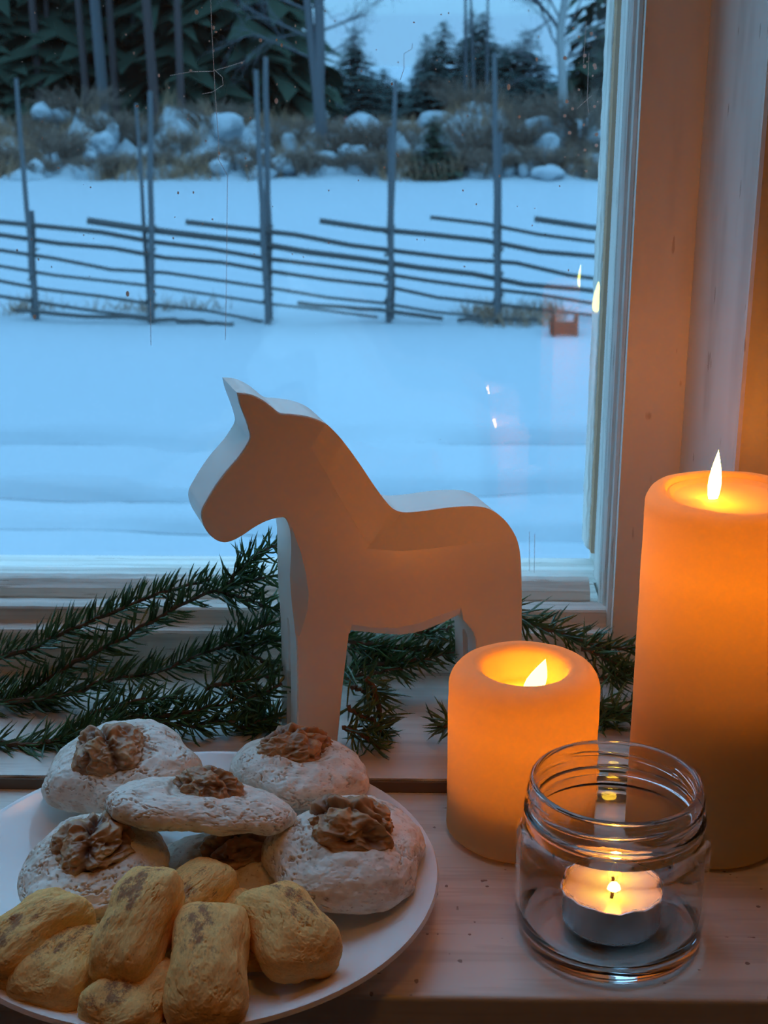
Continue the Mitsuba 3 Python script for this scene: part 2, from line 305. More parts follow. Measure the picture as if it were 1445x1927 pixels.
# ================================================================== dala horse
HA = math.radians(19.)                          # turned to the right
hx, hy = V(math.cos(HA), math.sin(HA), 0), V(-math.sin(HA), math.cos(HA), 0)   # along the horse; into its thickness
h0 = gp(597, 1412, z0); h0[2] = z0
def on_face(cx, cy):                            # point of the front face seen there, in the horse's own (along, up)
    px, py = 340 + .48443 * cx, 680 + .48443 * cy
    d = sight(px, py); t = ((h0 - EYE) @ hy) / (d @ hy); p = EYE + d * t
    return ((p - h0) @ hx, p[2] - z0)
out = [(218, 122), (270, 128), (318, 150), (350, 174), (385, 200), (430, 205), (500, 216), (560, 241), (610, 285), (660, 345), (710, 415), (760, 490), (800, 545), (832, 580), (862, 594), (900, 596), (960, 590), (1030, 580), (1100, 573), (1170, 573), (1215, 585), (1255, 612), (1290, 655),
       (1312, 705), (1322, 760), (1326, 850), (1327, 1040), (1326, 1200), (1318, 1400), (1310, 1590), (1155, 1590), (1152, 1400), (1150, 1150), (1140, 1060), (1095, 1000), (1040, 1026), (960, 1058), (900, 1074), (840, 1074), (780, 1069), (720, 1063), (655, 1058), (640, 1180), (628, 1290), (618, 1400), (608, 1512), (452, 1512), (453, 1300), (452, 1150),
       (447, 1040), (441, 940), (438, 850), (437, 740), (428, 665), (410, 615), (395, 608), (340, 620), (290, 645), (245, 675), (205, 697), (168, 705), (130, 690), (98, 655), (80, 607), (82, 575), (97, 545), (130, 490), (165, 440), (195, 405), (225, 370), (255, 325), (268, 296), (262, 260), (245, 210), (228, 165)]
q = np.array([on_face(*c) for c in out]); foot = q[:, 1] < .012; q[foot, 1] = 0.
TH = .031
def smooth_loop(q):
    res = []
    n = len(q)
    for i in range(n):
        a, b, c, d = q[i - 1], q[i], q[(i + 1) % n], q[(i + 2) % n]
        sharp = lambda u, v, w: (unit(v - u) @ unit(w - v)) < .55
        m1 = V(0, 0) if sharp(a, b, c) else (c - a) / 2
        m2 = V(0, 0) if sharp(b, c, d) else (d - b) / 2
        if sharp(a, b, c) and sharp(b, c, d): res.append(b); continue
        L = np.linalg.norm(c - b); m1 = unit(m1) * L if m1.any() else (c - b); m2 = unit(m2) * L if m2.any() else (c - b)
        for t in np.linspace(0, 1, 11)[:-1]:
            res.append((2 * t**3 - 3 * t**2 + 1) * b + (t**3 - 2 * t**2 + t) * m1 + (-2 * t**3 + 3 * t**2) * c + (t**3 - t**2) * m2)
    return np.array(res)
hp = Polygon(smooth_loop(q)).buffer(0)
if hp.geom_type != 'Polygon': hp = max(hp.geoms, key=lambda g: g.area)
def slab(poly, a, b):
    m = trimesh.creation.extrude_polygon(poly, b - a, engine='earcut'); m.apply_translation((0, 0, a))
    return m3.Manifold(m3.Mesh(np.array(m.vertices, np.float32), np.array(m.faces, np.uint32)))
horse = slab(hp.buffer(-.0005), 0, TH) + slab(hp.buffer(-.00015), .0004, TH - .0004) + slab(hp, .0008, TH - .0008)   # local: x along, y up, z into the thickness
def hull(pts): return m3.Manifold.hull_points(np.array(pts, float))
F2 = lambda cx, cy: np.array(on_face(cx, cy))
# carved chamfers: chest, belly, mane strip, back
ch = [F2(*c) for c in ((430, 640), (468, 745), (488, 830), (498, 900), (496, 955), (480, 1010), (462, 1070))]
ed = [F2(*c) for c in ((425, 650), (434, 760), (436, 850), (440, 950), (446, 1040), (450, 1070))]
horse -= hull([(x, y, .0001) for x, y in ch] + [(x - .001, y, d) for (x, y), d in zip(ed, (.001, .006, .0075, .006, .003, .001))] + [(x - .001, y, -.004) for x, y in ed])
be = [F2(*c) for c in ((664, 1022), (740, 1034), (840, 1036), (930, 1016), (1010, 985), (1090, 958))]
bl = [F2(*c) for c in ((655, 1068), (780, 1085), (880, 1088), (960, 1070), (1040, 1038), (1098, 1004))]
for i in range(5):
    horse -= hull([(x, y, .0) for x, y in be[i:i + 2]] + [(x, y, .006) for x, y in bl[i:i + 2]] + [(x, y, -.003) for x, y in bl[i:i + 2]])
mi_ = [F2(*c) for c in ((505, 335), (560, 425), (610, 515), (665, 610), (722, 705), (760, 722))]
mo = [F2(*c) for c in ((560, 232), (640, 310), (715, 412), (790, 522), (840, 585), (868, 596))]
out_ = V(.004, .004)
for i in range(5):
    horse -= hull([(x, y, .0) for x, y in mi_[i:i + 2]] + [(x + .004, y + .004, .0052 if 0 < i else .004) for x, y in mo[i:i + 2]] + [(x + .004, y + .004, -.003) for x, y in mo[i:i + 2]])
bi = [F2(*c) for c in ((722, 728), (860, 738), (990, 726), (1110, 708), (1230, 700), (1322, 716))]
bo = [F2(*c) for c in ((850, 588), (900, 590), (990, 580), (1110, 565), (1240, 585), (1332, 720))]
for i in range(5):
    horse -= hull([(x, y, .0) for x, y in bi[i:i + 2]] + [(x, y + .001, d) for (x, y), d in zip(bo[i:i + 2], (.0042, .0042, .0042, .0042, .0032, .0004)[i:i + 2])] + [(x, y + .001, -.003) for x, y in bo[i:i + 2]])
# the slot that splits each pair of legs, and the carved groove on the chest
for x0, x1, zt in ((q[46][0] - .02, q[45][0] + .02, .036), (q[30][0] - .02, q[29][0] + .02, .046)):
    horse -= m3.Manifold.batch_hull([m3.Manifold.cylinder(.08, .0035, .0035, 24).rotate((0, 90, 0)).translate((x0, y, TH / 2)) for y in (-.01, zt - .0035)])
cx0 = F2(441, 940)[0]
horse -= m3.Manifold.batch_hull([m3.Manifold.sphere(.0026, 16).scale((.8, 1, 1)).translate((cx0 - .0005, y, TH * .46)) for y in (.036, .062)])
hm = tm(horse); v = hm.vertices
hm.vertices = h0 + v[:, :1] * hx + v[:, 1:2] * V(0, 0, 1) + v[:, 2:3] * hy
hm.fix_normals()
tag(put('wooden_horse', hm, 'm_horse', 9.5), 'flat carved wooden horse painted white, with worn edges, standing before the window', 'wooden horse')

# ================================================================== plate and biscuits
pc = gp(359, 1640, .018); pc[2] = 0
PR_ = .0985
prof = [(0, .0035), (.052, .0035), (.0555, .0003), (.0585, .0003), (.0605, .0035), (.075, .0068), (.090, .0125), (PR_ - .0015, .0162), (PR_, .0177), (PR_ - .0008, .0192), (PR_ - .003, .0190), (.088, .0155), (.074, .0098), (.066, .0074), (.058, .0066), (0, .0064)]
pm = lathe(prof, 160); pm.apply_translation(pc)
tag(put('plate', pm, 'm_plate', 40), 'round white plate holding the biscuits at the sill edge', 'plate')

def meringue(seed, rx, ry, th):
    m = trimesh.creation.icosphere(subdivisions=6, radius=1); d = m.vertices.copy()
    r = np.hypot(d[:, 0], d[:, 1]); ang = np.arctan2(d[:, 1], d[:, 0])
    wob = 1 + .07 * np.cos(2 * ang + seed) + .045 * np.cos(3 * ang + 2.3 * seed) + .03 * np.cos(5 * ang + seed)
    up = np.sign(d[:, 2]) * np.abs(d[:, 2]) ** .85
    z = np.where(up > 0, up * th * .62, up * th * .38)
    v = np.stack([d[:, 0] * rx * wob, d[:, 1] * ry * wob, z], 1)
    d_ = d; d = v / V(rx, ry, rx * .9)
    n0 = meshkit.fbm(d * 1.9 + seed * 7, 3, seed) - .5
    n1 = meshkit.fbm(d * 8 + seed * 3, 3, seed + 5) - .5
    n2 = meshkit.fbm(d * 34 + seed, 3, seed + 9) - .5
    warp = np.stack([meshkit.fbm(d * 5 + i * 9, 3, seed + i) for i in range(3)], 1) - .5
    cr = np.abs(meshkit.fbm(d * 4.2 + warp * 2.6 + seed * 5, 3, seed + 20) - .5)
    where = np.clip((meshkit.fbm(d * 2.4 + 3, 2, seed + 31) - .42) * 6, 0, 1)
    crack = np.clip(1 - cr / .022, 0, 1) * where
    ring = np.exp(-((r - .40 - .05 * np.cos(3 * ang + seed)) / .035) ** 2) * (d_[:, 2] > 0) * (meshkit.fbm(d_ * 3 + seed, 2, seed + 44) > .5)
    crack = np.maximum(crack, ring * .8)
    dent = np.exp(-(r / .34) ** 4) * (d_[:, 2] > 0) * th * .22
    nn = unit_rows(v / V(rx, ry, th * .5) ** 2)
    pit = np.clip((meshkit.noise(d * 22 + seed, seed + 3) - .80) * 5, 0, 1)
    v = v + nn * (n0 * .0055 + n1 * .0012 + n2 * .0005 - crack * .0011 - pit * .0004)[:, None]
    v[:, 2] -= dent
    base = np.array([.80, .74, .64])[None] * (1 + .14 * n1[:, None] + .20 * n2[:, None])
    tan = np.clip((meshkit.fbm(d * 5 + 40, 4, seed + 2) - .54) * 7, 0, 1)
    low = np.clip(-d_[:, 2] * 1.2 + .1, 0, 1)
    col = base * (1 - .5 * tan[:, None]) + np.array([.50, .33, .19]) * .5 * tan[:, None]
    col = col * (1 - .5 * low[:, None]) + np.array([.60, .47, .32]) * .5 * low[:, None]
    spk = np.clip((meshkit.noise(d * 40 + 11, seed + 6) - .83) * 8, 0, 1)
    spk = np.maximum(spk, np.clip((meshkit.noise(d * 18 + 5, seed + 16) - .86) * 9, 0, 1))
    k = np.maximum(crack * .8, np.maximum(spk * .75, pit * .5))[:, None]
    col = col * (1 - k) + np.array([.30, .17, .09]) * k
    return trimesh.Trimesh(v, m.faces, process=False), np.clip(col, 0, 1)
def unit_rows(v): return v / (np.linalg.norm(v, axis=1, keepdims=True) + 1e-12)
def walnut(seed, s):
    """half a kernel: two lobes with winding folds and a groove between them."""
    m = trimesh.creation.icosphere(subdivisions=6, radius=1); d = m.vertices.copy()
    wx = meshkit.fbm(d * 1.7 + seed, 3, seed) - .5; wy = meshkit.fbm(d * 1.7 + 9 + seed, 3, seed + 3) - .5; wz = meshkit.fbm(d * 1.7 + 19, 3, seed + 4) - .5
    p = d + 1.1 * np.stack([wx, wy, wz], 1)
    rg = 1 - np.abs(2 * meshkit.noise(p * V(2.1, 1.7, 1.9) + seed * 3.7, seed + 7) - 1) * 1.5
    rg2 = 1 - np.abs(2 * meshkit.noise(p * 4.2 + seed, seed + 17) - 1) * 1.4
    fold = np.clip(rg * .8 + rg2 * .35 - .35, -1, 1)
    fold = np.sign(fold) * np.abs(fold) ** .75
    groove = np.exp(-((d[:, 0] + .25 * wy) / .11) ** 2)
    pin = np.clip((d[:, 2] + .2), 0, 1)
    r = 1 + .20 * fold - .30 * groove * pin + .10 * (meshkit.fbm(d * 7 + 3, 3, seed + 8) - .5)
    r = r * (1 + .08 * np.cos(np.arctan2(d[:, 1], d[:, 0]) * 4 + seed))
    v = d * r[:, None] * V(.95, 1.08, .70) * s
    dk = np.clip(.5 - .75 * fold + .7 * groove, 0, 1)[:, None]
    n = meshkit.fbm(d * 5 + 77, 3, seed + 1)[:, None]
    col = (np.array([.56, .31, .14]) * (1 - n) + np.array([.36, .16, .06]) * n) * (1 - dk) + np.array([.10, .04, .02]) * dk
    pale = np.clip((meshkit.fbm(d * 3 + 55, 3, seed + 2) - .56) * 6, 0, 1)[:, None] * (1 - dk)
    col = col * (1 - .6 * pale) + np.array([.66, .50, .28]) * .6 * pale
    return trimesh.Trimesh(v, m.faces, process=False), np.clip(col, 0, 1)
# (pixel of the middle, height, half sizes, thickness, which way its top faces, spin, walnut offset and size, label)
MER = [
    (228, 1452, .030, .0325, .0310, .021, (-.12, -.20, 1), .4, (-.003, .0000, .0150), 'cracked meringue biscuit with a dark walnut, leaning toward the viewer at the far left rim'),
    (566, 1456, .024, .0310, .0300, .020, (.04, .12, 1), 1.9, (-.003, .004, .0140), 'pale meringue biscuit with a tall walnut, at the plate rim nearest the horse leg'),
    (178, 1640, .024, .0315, .0310, .021, (-.06, -.10, 1), 3.1, (.001, .002, .0150), 'pale meringue biscuit with a sunken walnut, behind the two leftmost shortbreads'),
    (652, 1612, .023, .0325, .0320, .022, (.06, -.12, 1), 4.4, (.001, .0045, .0155), 'wide meringue biscuit with a big walnut, beside the plate rim toward the jar'),
    (428, 1640, .0135, .0300, .0290, .015, (0, -.05, 1), 5.2, (.004, .003, .0125), 'shadowed meringue biscuit with broken walnut, underneath the topmost meringue'),
    (378, 1522, .0395, .0345, .0275, .0155, (.12, .22, 1), .9, (.002, .004, .0115), 'topmost meringue biscuit, lying across the others in the middle of the plate'),
]
for i, (px, py, z, rx, ry, th, nrm, spin, (wx, wy, ws), lab) in enumerate(MER):
    c = thing('meringue_biscuit', lab, 'biscuit', None)
    M = np.eye(4); M[:3, :3] = toward(nrm); M[:3, 3] = gp(px, py, z)
    sp_ = trimesh.transformations.rotation_matrix(spin, (0, 0, 1))
    m, col = meringue(i + 1, rx, ry, th); m.apply_transform(M)
    scene[c + '__body'] = mikit.ply(m, 'm_meringue', True, color=col)
    w, wc = walnut(i + 11, ws); w.apply_transform(M @ trimesh.transformations.translation_matrix((wx, wy, th * .44)) @ sp_)
    scene[c + '__walnut'] = mikit.ply(w, 'm_walnut', True, color=wc)
    tag(c + '__walnut', 'brown wrinkled walnut half')

def shortbread(seed, L, wd, ht):
    m = trimesh.creation.icosphere(subdivisions=6, radius=1); d = m.vertices.copy()
    e = 4.2
    k = (np.abs(d[:, 0]) ** e + np.abs(d[:, 1]) ** e) ** (1 / e)
    kk = (k ** 2.6 + np.abs(d[:, 2]) ** 2.6) ** (1 / 2.6)
    u = d / kk[:, None]
    waist = 1 - .09 * np.exp(-(u[:, 1] / .35) ** 2) + .03 * np.cos(u[:, 1] * 4 + seed)
    v = np.stack([u[:, 0] * wd / 2 * waist, u[:, 1] * L / 2, u[:, 2] * ht / 2 * np.where(u[:, 2] > 0, 1.05 * (1 - .1 * u[:, 1] ** 2), .85)], 1)
    n0 = meshkit.fbm(d * 1.6 + seed * 5, 3, seed) - .5; n1 = meshkit.fbm(d * 7 + seed, 4, seed + 4) - .5; n2 = meshkit.fbm(d * 30 + seed, 3, seed + 6) - .5
    crk = np.clip(1 - np.abs(meshkit.fbm(d * 4 + seed * 2, 3, seed + 12) - .5) / .014, 0, 1) * np.clip((meshkit.fbm(d * 2 + 8, 2, seed + 13) - .5) * 7, 0, 1)
    v += unit_rows(u * V(.6, .4, .8)) * (n0 * .0040 + n1 * .0008 + n2 * .0005 - crk * .0007)[:, None]
    col = np.array([.80, .475, .16])[None] * (1 + .25 * n1[:, None] + .45 * n2[:, None])
    edge = np.clip((np.abs(u[:, 1]) - .72) * 3, 0, 1) * np.clip(.6 - u[:, 2], 0, 1) + np.clip(-u[:, 2] - .25, 0, 1)
    col = col * (1 - .45 * edge[:, None]) + np.array([.50, .27, .09]) * .45 * edge[:, None]
    c0 = V(.30 * math.cos(seed * 2.1), .45 * math.sin(seed * 1.7))
    patch = np.exp(-(((u[:, 0] - c0[0]) / .42) ** 2 + ((u[:, 1] - c0[1]) / .62) ** 2)) * np.clip(u[:, 2] * 2.2 - .4, 0, 1)
    g = meshkit.noise(d * 46 + seed, seed + 21); g2 = meshkit.fbm(d * 5 + 3 * seed, 3, seed + 23)
    cin = np.clip((patch * .9 + (g2 - .5) * 2.2 + (g - .5) * .9 - .45) * 2.0, 0, 1) * .85 * (patch > .03)
    dots = np.clip((meshkit.noise(d * 42 + 9, seed + 27) - .84) * 9, 0, 1) * np.clip(u[:, 2] + .4, 0, 1) * .6
    k = np.maximum(cin, dots)[:, None]
    col = col * (1 - k) + np.array([.24, .10, .05]) * k
    return trimesh.Trimesh(v, m.faces, process=False), np.clip(col, 0, 1)
# (pixel, height, length, width, height, axis direction in plan (degrees from +y, clockwise), pitch of the axis, roll, label)
SHB = [
    (62, 1766, .024, .047, .031, .025, 38, 8, -8, 'cinnamon-dusted shortbread with a flat cut end, lying on the leftmost edge of the plate'),
    (120, 1822, .018, .046, .031, .024, 14, 0, 6, 'shortbread resting low on the plate, right beside the leftmost piece'),
    (262, 1746, .033, .050, .027, .024, 16, 22, -6, 'upright-leaning shortbread with cinnamon, propped on the left walnut meringue'),
    (352, 1712, .022, .048, .027, .024, 30, 14, 0, 'plain shortbread mostly hidden behind the propped-up piece, below the shadowed meringue'),
    (254, 1886, .017, .040, .032, .023, 28, 0, 0, 'small shortbread nearest the viewer at the front edge of the plate'),
    (393, 1820, .026, .054, .031, .027, -3, 14, 0, 'largest shortbread, with a dark cinnamon patch, in the front middle of the pile'),
    (538, 1757, .024, .046, .033, .026, -32, 6, 6, 'cinnamon-topped shortbread at the end of the pile toward the jar'),
    (446, 1752, .016, .040, .026, .020, -12, 6, 0, 'shortbread wedged between the largest piece and the one toward the jar'),
]
for i, (px, py, z, L, wd, ht, az, pit, roll, lab) in enumerate(SHB):
    m, col = shortbread(i + 3, L * .95, wd * .92, ht * .96)
    R = trimesh.transformations.euler_matrix(math.radians(pit), math.radians(roll), -math.radians(az), 'sxyz')
    R[:3, 3] = gp(px, py, z); m.apply_transform(R)
    k = key_of('shortbread'); scene[k] = mikit.ply(m, 'm_short', True, color=col)
    tag(k, lab, 'biscuit')

# ================================================================== jar and tealight
jf = gp(1152, 1848); RJ = .0355
jc = V(jf[0] + .0020, jf[1] + .0300, 0)
def arc(cx, cz, r, a0, a1, n): return [(cx + r * math.cos(a), cz + r * math.sin(a)) for a in np.radians(np.linspace(a0, a1, n))]
jo = [(0, .0012), (.022, .0010), (.0275, .0002)] + arc(.0285, .0062, .0060, -75, -10, 8) + [(.0348, .010), (.0355, .016), (.0357, .026), (.0355, .038)] + arc(.0305, .0405, .0050, 0, 70, 8)
jo += [(.0316, .0465), (.0313, .0480)] + arc(.0316, .0500, .0016, -80, 80, 8) + [(.0314, .0525), (.0312, .0600)] + arc(.0302, .0612, .0012, 0, 90, 5)
ji = arc(.0300, .0612, .0012, 90, 170, 4) + [(.0287, .0600), (.0286, .0500), (.0287, .0470), (.0300, .0445), (.0322, .0425), (.0334, .039), (.0336, .030), (.0336, .016), (.0328, .0095), (.0300, .0062), (.0240, .0050), (.0120, .0056), (0, .0060)]
jar = m3.Manifold(m3.Mesh(*[a for a in (lambda m: (np.array(m.vertices, np.float32), np.array(m.faces, np.uint32)))(lathe(jo + ji, 144))]))
if jar.volume() < 0: jar = m3.Manifold(m3.Mesh(*(lambda m: (np.array(m.vertices, np.float32), np.array(m.faces[:, ::-1], np.uint32)))(lathe(jo + ji, 144))))
for a0 in (20, 110, 200, 290):                  # four thread ridges
    aa = np.radians(np.linspace(a0, a0 + 105, 26)); zz = np.linspace(.0545, .0580, 26); rr = .0009 * np.clip(np.minimum(np.arange(26), 25 - np.arange(26)) / 4., .25, 1)
    for i in range(25):
        jar += m3.Manifold.batch_hull([m3.Manifold.sphere(rr[j], 10).translate((.0314 * math.cos(aa[j]), .0314 * math.sin(aa[j]), zz[j])) for j in (i, i + 1)])
jm = tm(jar); jm.vertices = jm.vertices * V(1.035, 1.035, 1.09); jm.apply_translation(jc)
jk = tag(put('glass_jar', jm, 'm_glass', 35), 'small clear glass jar with a threaded rim, around the tealight', 'jar')
tl = thing('tealight', 'lit tealight in a metal cup inside the glass jar', 'candle')
tc = V(jc[0] + .0012, jc[1] + .0015, .0067)
RTL = .0188
cup = lathe([(0, .0), (RTL - .001, 0), (RTL, .001), (RTL, .0148), (RTL + .0004, .0152), (RTL - .0002, .0153), (RTL - .0003, .0145), (RTL - .0003, .0012), (0, .0010)], 96)
v = cup.vertices; a = np.arctan2(v[:, 1], v[:, 0]); hi = v[:, 2] > .012
v[:, 2] += hi * (meshkit.fbm(np.stack([np.cos(a) * 4, np.sin(a) * 4, a * 0], 1), 3, 4) - .5) * .0022
cup.vertices = v; cup.apply_translation(tc)
put('metal_cup', cup, 'm_alu', 40, tl)
wx = lathe([(0, .0015), (RTL - .0004, .0015), (RTL - .0004, .0132), (RTL - .002, .0130), (.010, .0122), (.0085, .0116), (0, .0114)], 96); wx.apply_translation(tc)
put('wax', wx, 'm_teawax', 40, tl)
put('wick', tube([tc + V(0, 0, .011), tc + V(.0002, 0, .0145), tc + V(.0009, 0, .0168)], .0006, 8), 'm_wick', 40, tl)
fm = flame_mesh(.0100, .0058); v = fm.vertices; v[:, 1] /= .45; fm.vertices = v; fm.apply_translation(tc + V(.0006, 0, .0152))
put('flame', fm, two({'type': 'diffuse', 'reflectance': rgb(.8, .7, .5)}), True, tl, emitter=lamp(FLAME, 60))

# ================================================================== spruce branches on the sill
def needles(stem, n_per_m, L, rs, up=.5, lo=0, hi=1):
    k = int(n_per_m * np.linalg.norm(np.diff(stem, axis=0), axis=1).sum() * (hi - lo))
    t = rs.uniform(lo, hi, k); idx = t * (len(stem) - 1); i = np.minimum(idx.astype(int), len(stem) - 2); fr = (idx - i)[:, None]
    p = stem[i] * (1 - fr) + stem[i + 1] * fr; tg = unit_rows(stem[i + 1] - stem[i])
    ang = rs.uniform(0, 2 * PI, k)
    u = unit_rows(np.cross(tg, V(0, 0, 1))); w = np.cross(u, tg)
    rad = u * np.cos(ang)[:, None] + w * np.sin(ang)[:, None]
    keep = rs.uniform(0, 1, k) < np.where(rad[:, 2] < -.35, 1 - up, 1.0)
    p, tg, rad, t = p[keep], tg[keep], rad[keep], t[keep]; k = len(p)
    ln = L * rs.uniform(.7, 1.1, k) * np.clip(1.2 - .5 * t, .65, 1.1)
    d1 = unit_rows(tg * rs.uniform(.65, .95, (k, 1)) + rad * 1.0 + V(0, 0, .10)); d2 = unit_rows(d1 + tg * rs.uniform(.15, .35, (k, 1)) + V(0, 0, .10))
    b = p + rad * .0008; m_ = b + d1 * (ln * .55)[:, None]; e = m_ + d2 * (ln * .45)[:, None]
    s1 = unit_rows(np.cross(d1, rad + .01)); s2 = np.cross(d1, s1); wd = .00064
    ring = lambda c, r: [c + (s1 * math.cos(a) + s2 * math.sin(a)) * r for a in (0, 2 * PI / 3, 4 * PI / 3)]
    vs = np.stack(ring(b, wd * .6) + ring(m_, wd) + [e], 1)
    f = np.array([[0, 1, 4], [0, 4, 3], [1, 2, 5], [1, 5, 4], [2, 0, 3], [2, 3, 5], [3, 4, 6], [4, 5, 6], [5, 3, 6]])
    fs = (f[None] + (np.arange(k) * 7)[:, None, None]).reshape(-1, 3)
    c0 = np.array([.046, .104, .036]) * rs.uniform(.55, 1.5, (k, 1)) + np.array([.02, .022, 0]) * rs.uniform(0, 1, (k, 1))
    return vs.reshape(-1, 3), fs, np.repeat(c0, 7, 0)
def branch(label, stems, seed, dens=2300, L=.0165, up=.35):
    """stems: lists of (px, py, Y); the first is the main one."""
    rs = np.random.default_rng(seed)
    c = thing('spruce_branch', label, 'spruce branch'); av, af, ac, nv, st = [], [], [], 0, []
    for j, s in enumerate(stems):
        pts = spline([at(*p) for p in s], 24); pts[:, 2] = np.maximum(pts[:, 2], z0 + .0015)
        pts += (rs.normal(size=pts.shape) * .0005)
        st.append(tube(pts, np.linspace(.0016 if j == 0 else .0012, .0007, 24), 7))
        v, f, col = needles(pts, dens, L, rs, up); v[:, 2] = np.maximum(v[:, 2], z0 + .0004 if True else 0)
        av.append(v); af.append(f + nv); ac.append(col); nv += len(v)
    put('stem', cat(st), 'm_twig', 40, c)
    k = put('needles', (np.vstack(av), np.vstack(af)), 'm_needle', False, c, color=np.vstack(ac)); tag(k, 'dark green needles', kind='stuff')
def c4(Y, *pts): return [(.38754 * x, 1000 + .38754 * y, Y) for x, y in pts]
def c6(Y, *pts): return [(620 + .4014 * x, 1120 + .4014 * y, Y) for x, y in pts]
branch('topmost spruce branch, its long thin tip lying along the window ledge on the left', [c4(.683, (-60, 640), (0, 615), (130, 575), (300, 500), (450, 430), (600, 370), (750, 310), (900, 262), (1020, 232))], 1)
branch('spruce branch rising steeply to touch the horse chest against the bright glass', [c4(.676, (-120, 900), (0, 835), (150, 760), (300, 680), (420, 610), (560, 540), (700, 460), (850, 380), (1000, 312), (1100, 268), (1230, 236), (1360, 214)), c4(.676, (1100, 266), (1180, 180), (1260, 110), (1370, 55)), c4(.672, (1060, 290), (1160, 320), (1260, 350), (1370, 375)), c4(.672, (40, 815), (110, 860), (170, 890), (290, 925))], 2)
branch('spruce branch with a bare dark knot, running at mid height to the horse front leg', [c4(.662, (-60, 830), (60, 822), (230, 802), (400, 772), (540, 722), (700, 700), (850, 652), (1000, 592), (1100, 552), (1200, 490), (1370, 432)), c4(.660, (1100, 552), (1190, 590), (1270, 630), (1370, 660)), c4(.664, (1150, 540), (1230, 545), (1370, 520))], 3)
branch('spruce branch lying low on the sill just behind the far left meringue', [c4(.625, (-80, 1040), (0, 1030), (200, 1032), (330, 990), (480, 945), (600, 915)), c4(.625, (200, 1032), (330, 1000), (420, 975))], 4)
branch('spruce branch with two fingers of green, lying behind the plate rim beside the horse hoof', [c4(.640, (560, 930), (700, 900), (900, 882), (1050, 850), (1200, 815), (1370, 740)), c4(.640, (420, 890), (560, 850), (700, 815), (860, 812)), c4(.636, (700, 905), (850, 940), (1000, 935), (1150, 905)), c4(.645, (1000, 760), (1150, 735), (1340, 690)), c4(.642, (1150, 960), (1250, 930), (1360, 900))], 5)
branch('short dark spruce sprig filling the sill corner against the horse front leg', [c4(.655, (1360, 960), (1290, 900), (1230, 850), (1180, 790)), c4(.645, (1340, 1000), (1240, 960), (1140, 950))], 6)
branch('spruce branch lying beneath the horse belly between its legs', [c6(.690, (20, 200), (90, 215), (200, 225), (330, 250), (460, 265), (600, 255)), c6(.684, (100, 330), (200, 330), (330, 310), (480, 290), (590, 268)), c6(.680, (30, 420), (120, 390), (230, 365), (370, 330)), c6(.688, (400, 180), (480, 170), (575, 150)), c6(.69, (90, 250), (180, 270), (300, 290))], 7)
branch('small spruce sprig hanging down the sill right beside the horse front hoof', [c6(.640, (180, 380), (215, 470), (235, 560), (225, 640), (240, 720), (250, 800)), c6(.630, (80, 520), (150, 560), (215, 600), (240, 640)), c6(.625, (60, 620), (130, 640), (200, 690), (235, 760)), c6(.645, (110, 430), (170, 450), (230, 500))], 8, 1500)
branch('tiny spruce tip peeking out beside the short candle', [c6(.628, (650, 600), (600, 607), (540, 612), (505, 612))], 9, 1500)
branch('spruce branch curving from behind the horse rump to the tall candle', [c6(.690, (820, 60), (910, 110), (1000, 150), (1100, 190), (1200, 220), (1300, 240), (1430, 235)), c6(.684, (1180, 250), (1280, 290), (1360, 330), (1440, 350)), c6(.682, (1230, 400), (1300, 385), (1430, 370))], 10)
branch('spruce sprig low on the sill in the gap between the two pillar candles', [c6(.655, (1230, 500), (1300, 530), (1360, 545), (1430, 540)), c6(.650, (1220, 600), (1300, 580), (1370, 550))], 11)

# ================================================================== outside: ground
def ground_z(x, y):
    x, y = np.asarray(x, float), np.asarray(y, float)
    z = np.interp(y, [0, 12, 14.5, 15.2, 21.7, 22.2, 28, 34, 85, 150, 260], [-2.12, -2.07, -2.06, -2.05, -2.05, -2.02, -1.92, -2.0, -5.3, -6.9, -8.0])
    p = np.stack([x, y, x * 0], -1)
    z = z + (meshkit.fbm(p * .55 + 40, 3, 2) - .5) * .10 * np.clip((14.5 - y) / 2, 0, 1)
    z = z + (meshkit.fbm(p * V(.8, 2.2, 1) + 9, 4, 4) - .5) * .10 * np.clip((11 - y) / 2, 0, 1)
    ruts = np.exp(-((y - 7.6 - .06 * x) / .10) ** 2) + np.exp(-((y - 8.6 - .04 * x) / .12) ** 2) + .7 * np.exp(-((y - 6.9 + .02 * x) / .09) ** 2)
    z = z - ruts * .20 * meshkit.fbm(p * 1.3 + 70, 2, 8) * 1.6
    z = z - .06 * np.exp(-((y - 7.9) / .5) ** 2 - ((x + 1.2) / .6) ** 2) * meshkit.fbm(p * 5, 3, 5) * 2
    bank = np.clip((y - 22.2) / 2.6, 0, 1) * np.clip((30.5 - y) / 4.5, 0, 1)
    z = z + bank * np.maximum(meshkit.fbm(p * 1.9 + 13, 5, 6) - .43, 0) * 2.0
    return z
def ground_mesh():
    ys = np.concatenate([np.linspace(.92, 12, 150), np.linspace(12.1, 36, 130), np.geomspace(36.5, 260, 40)]); us = np.linspace(-1, 1, 221)
    Y, U = np.meshgrid(ys, us, indexing='ij'); X = U * (5 + Y * .75); Z = ground_z(X, Y)
    n = len(us); i = np.arange(len(ys) - 1)[:, None] * n + np.arange(n - 1)[None]; i = i.ravel()
    f = np.vstack([np.stack([i, i + 1, i + n + 1], 1), np.stack([i, i + n + 1, i + n], 1)])
    return trimesh.Trimesh(np.stack([X, Y, Z], -1).reshape(-1, 3), f, process=False)
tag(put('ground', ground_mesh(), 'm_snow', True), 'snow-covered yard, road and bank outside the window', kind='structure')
def out_at(px, py_base, Y):     # a ground point in the direction of that column
    p = at(px, py_base, Y); p[2] = ground_z(p[0], p[1]); return p

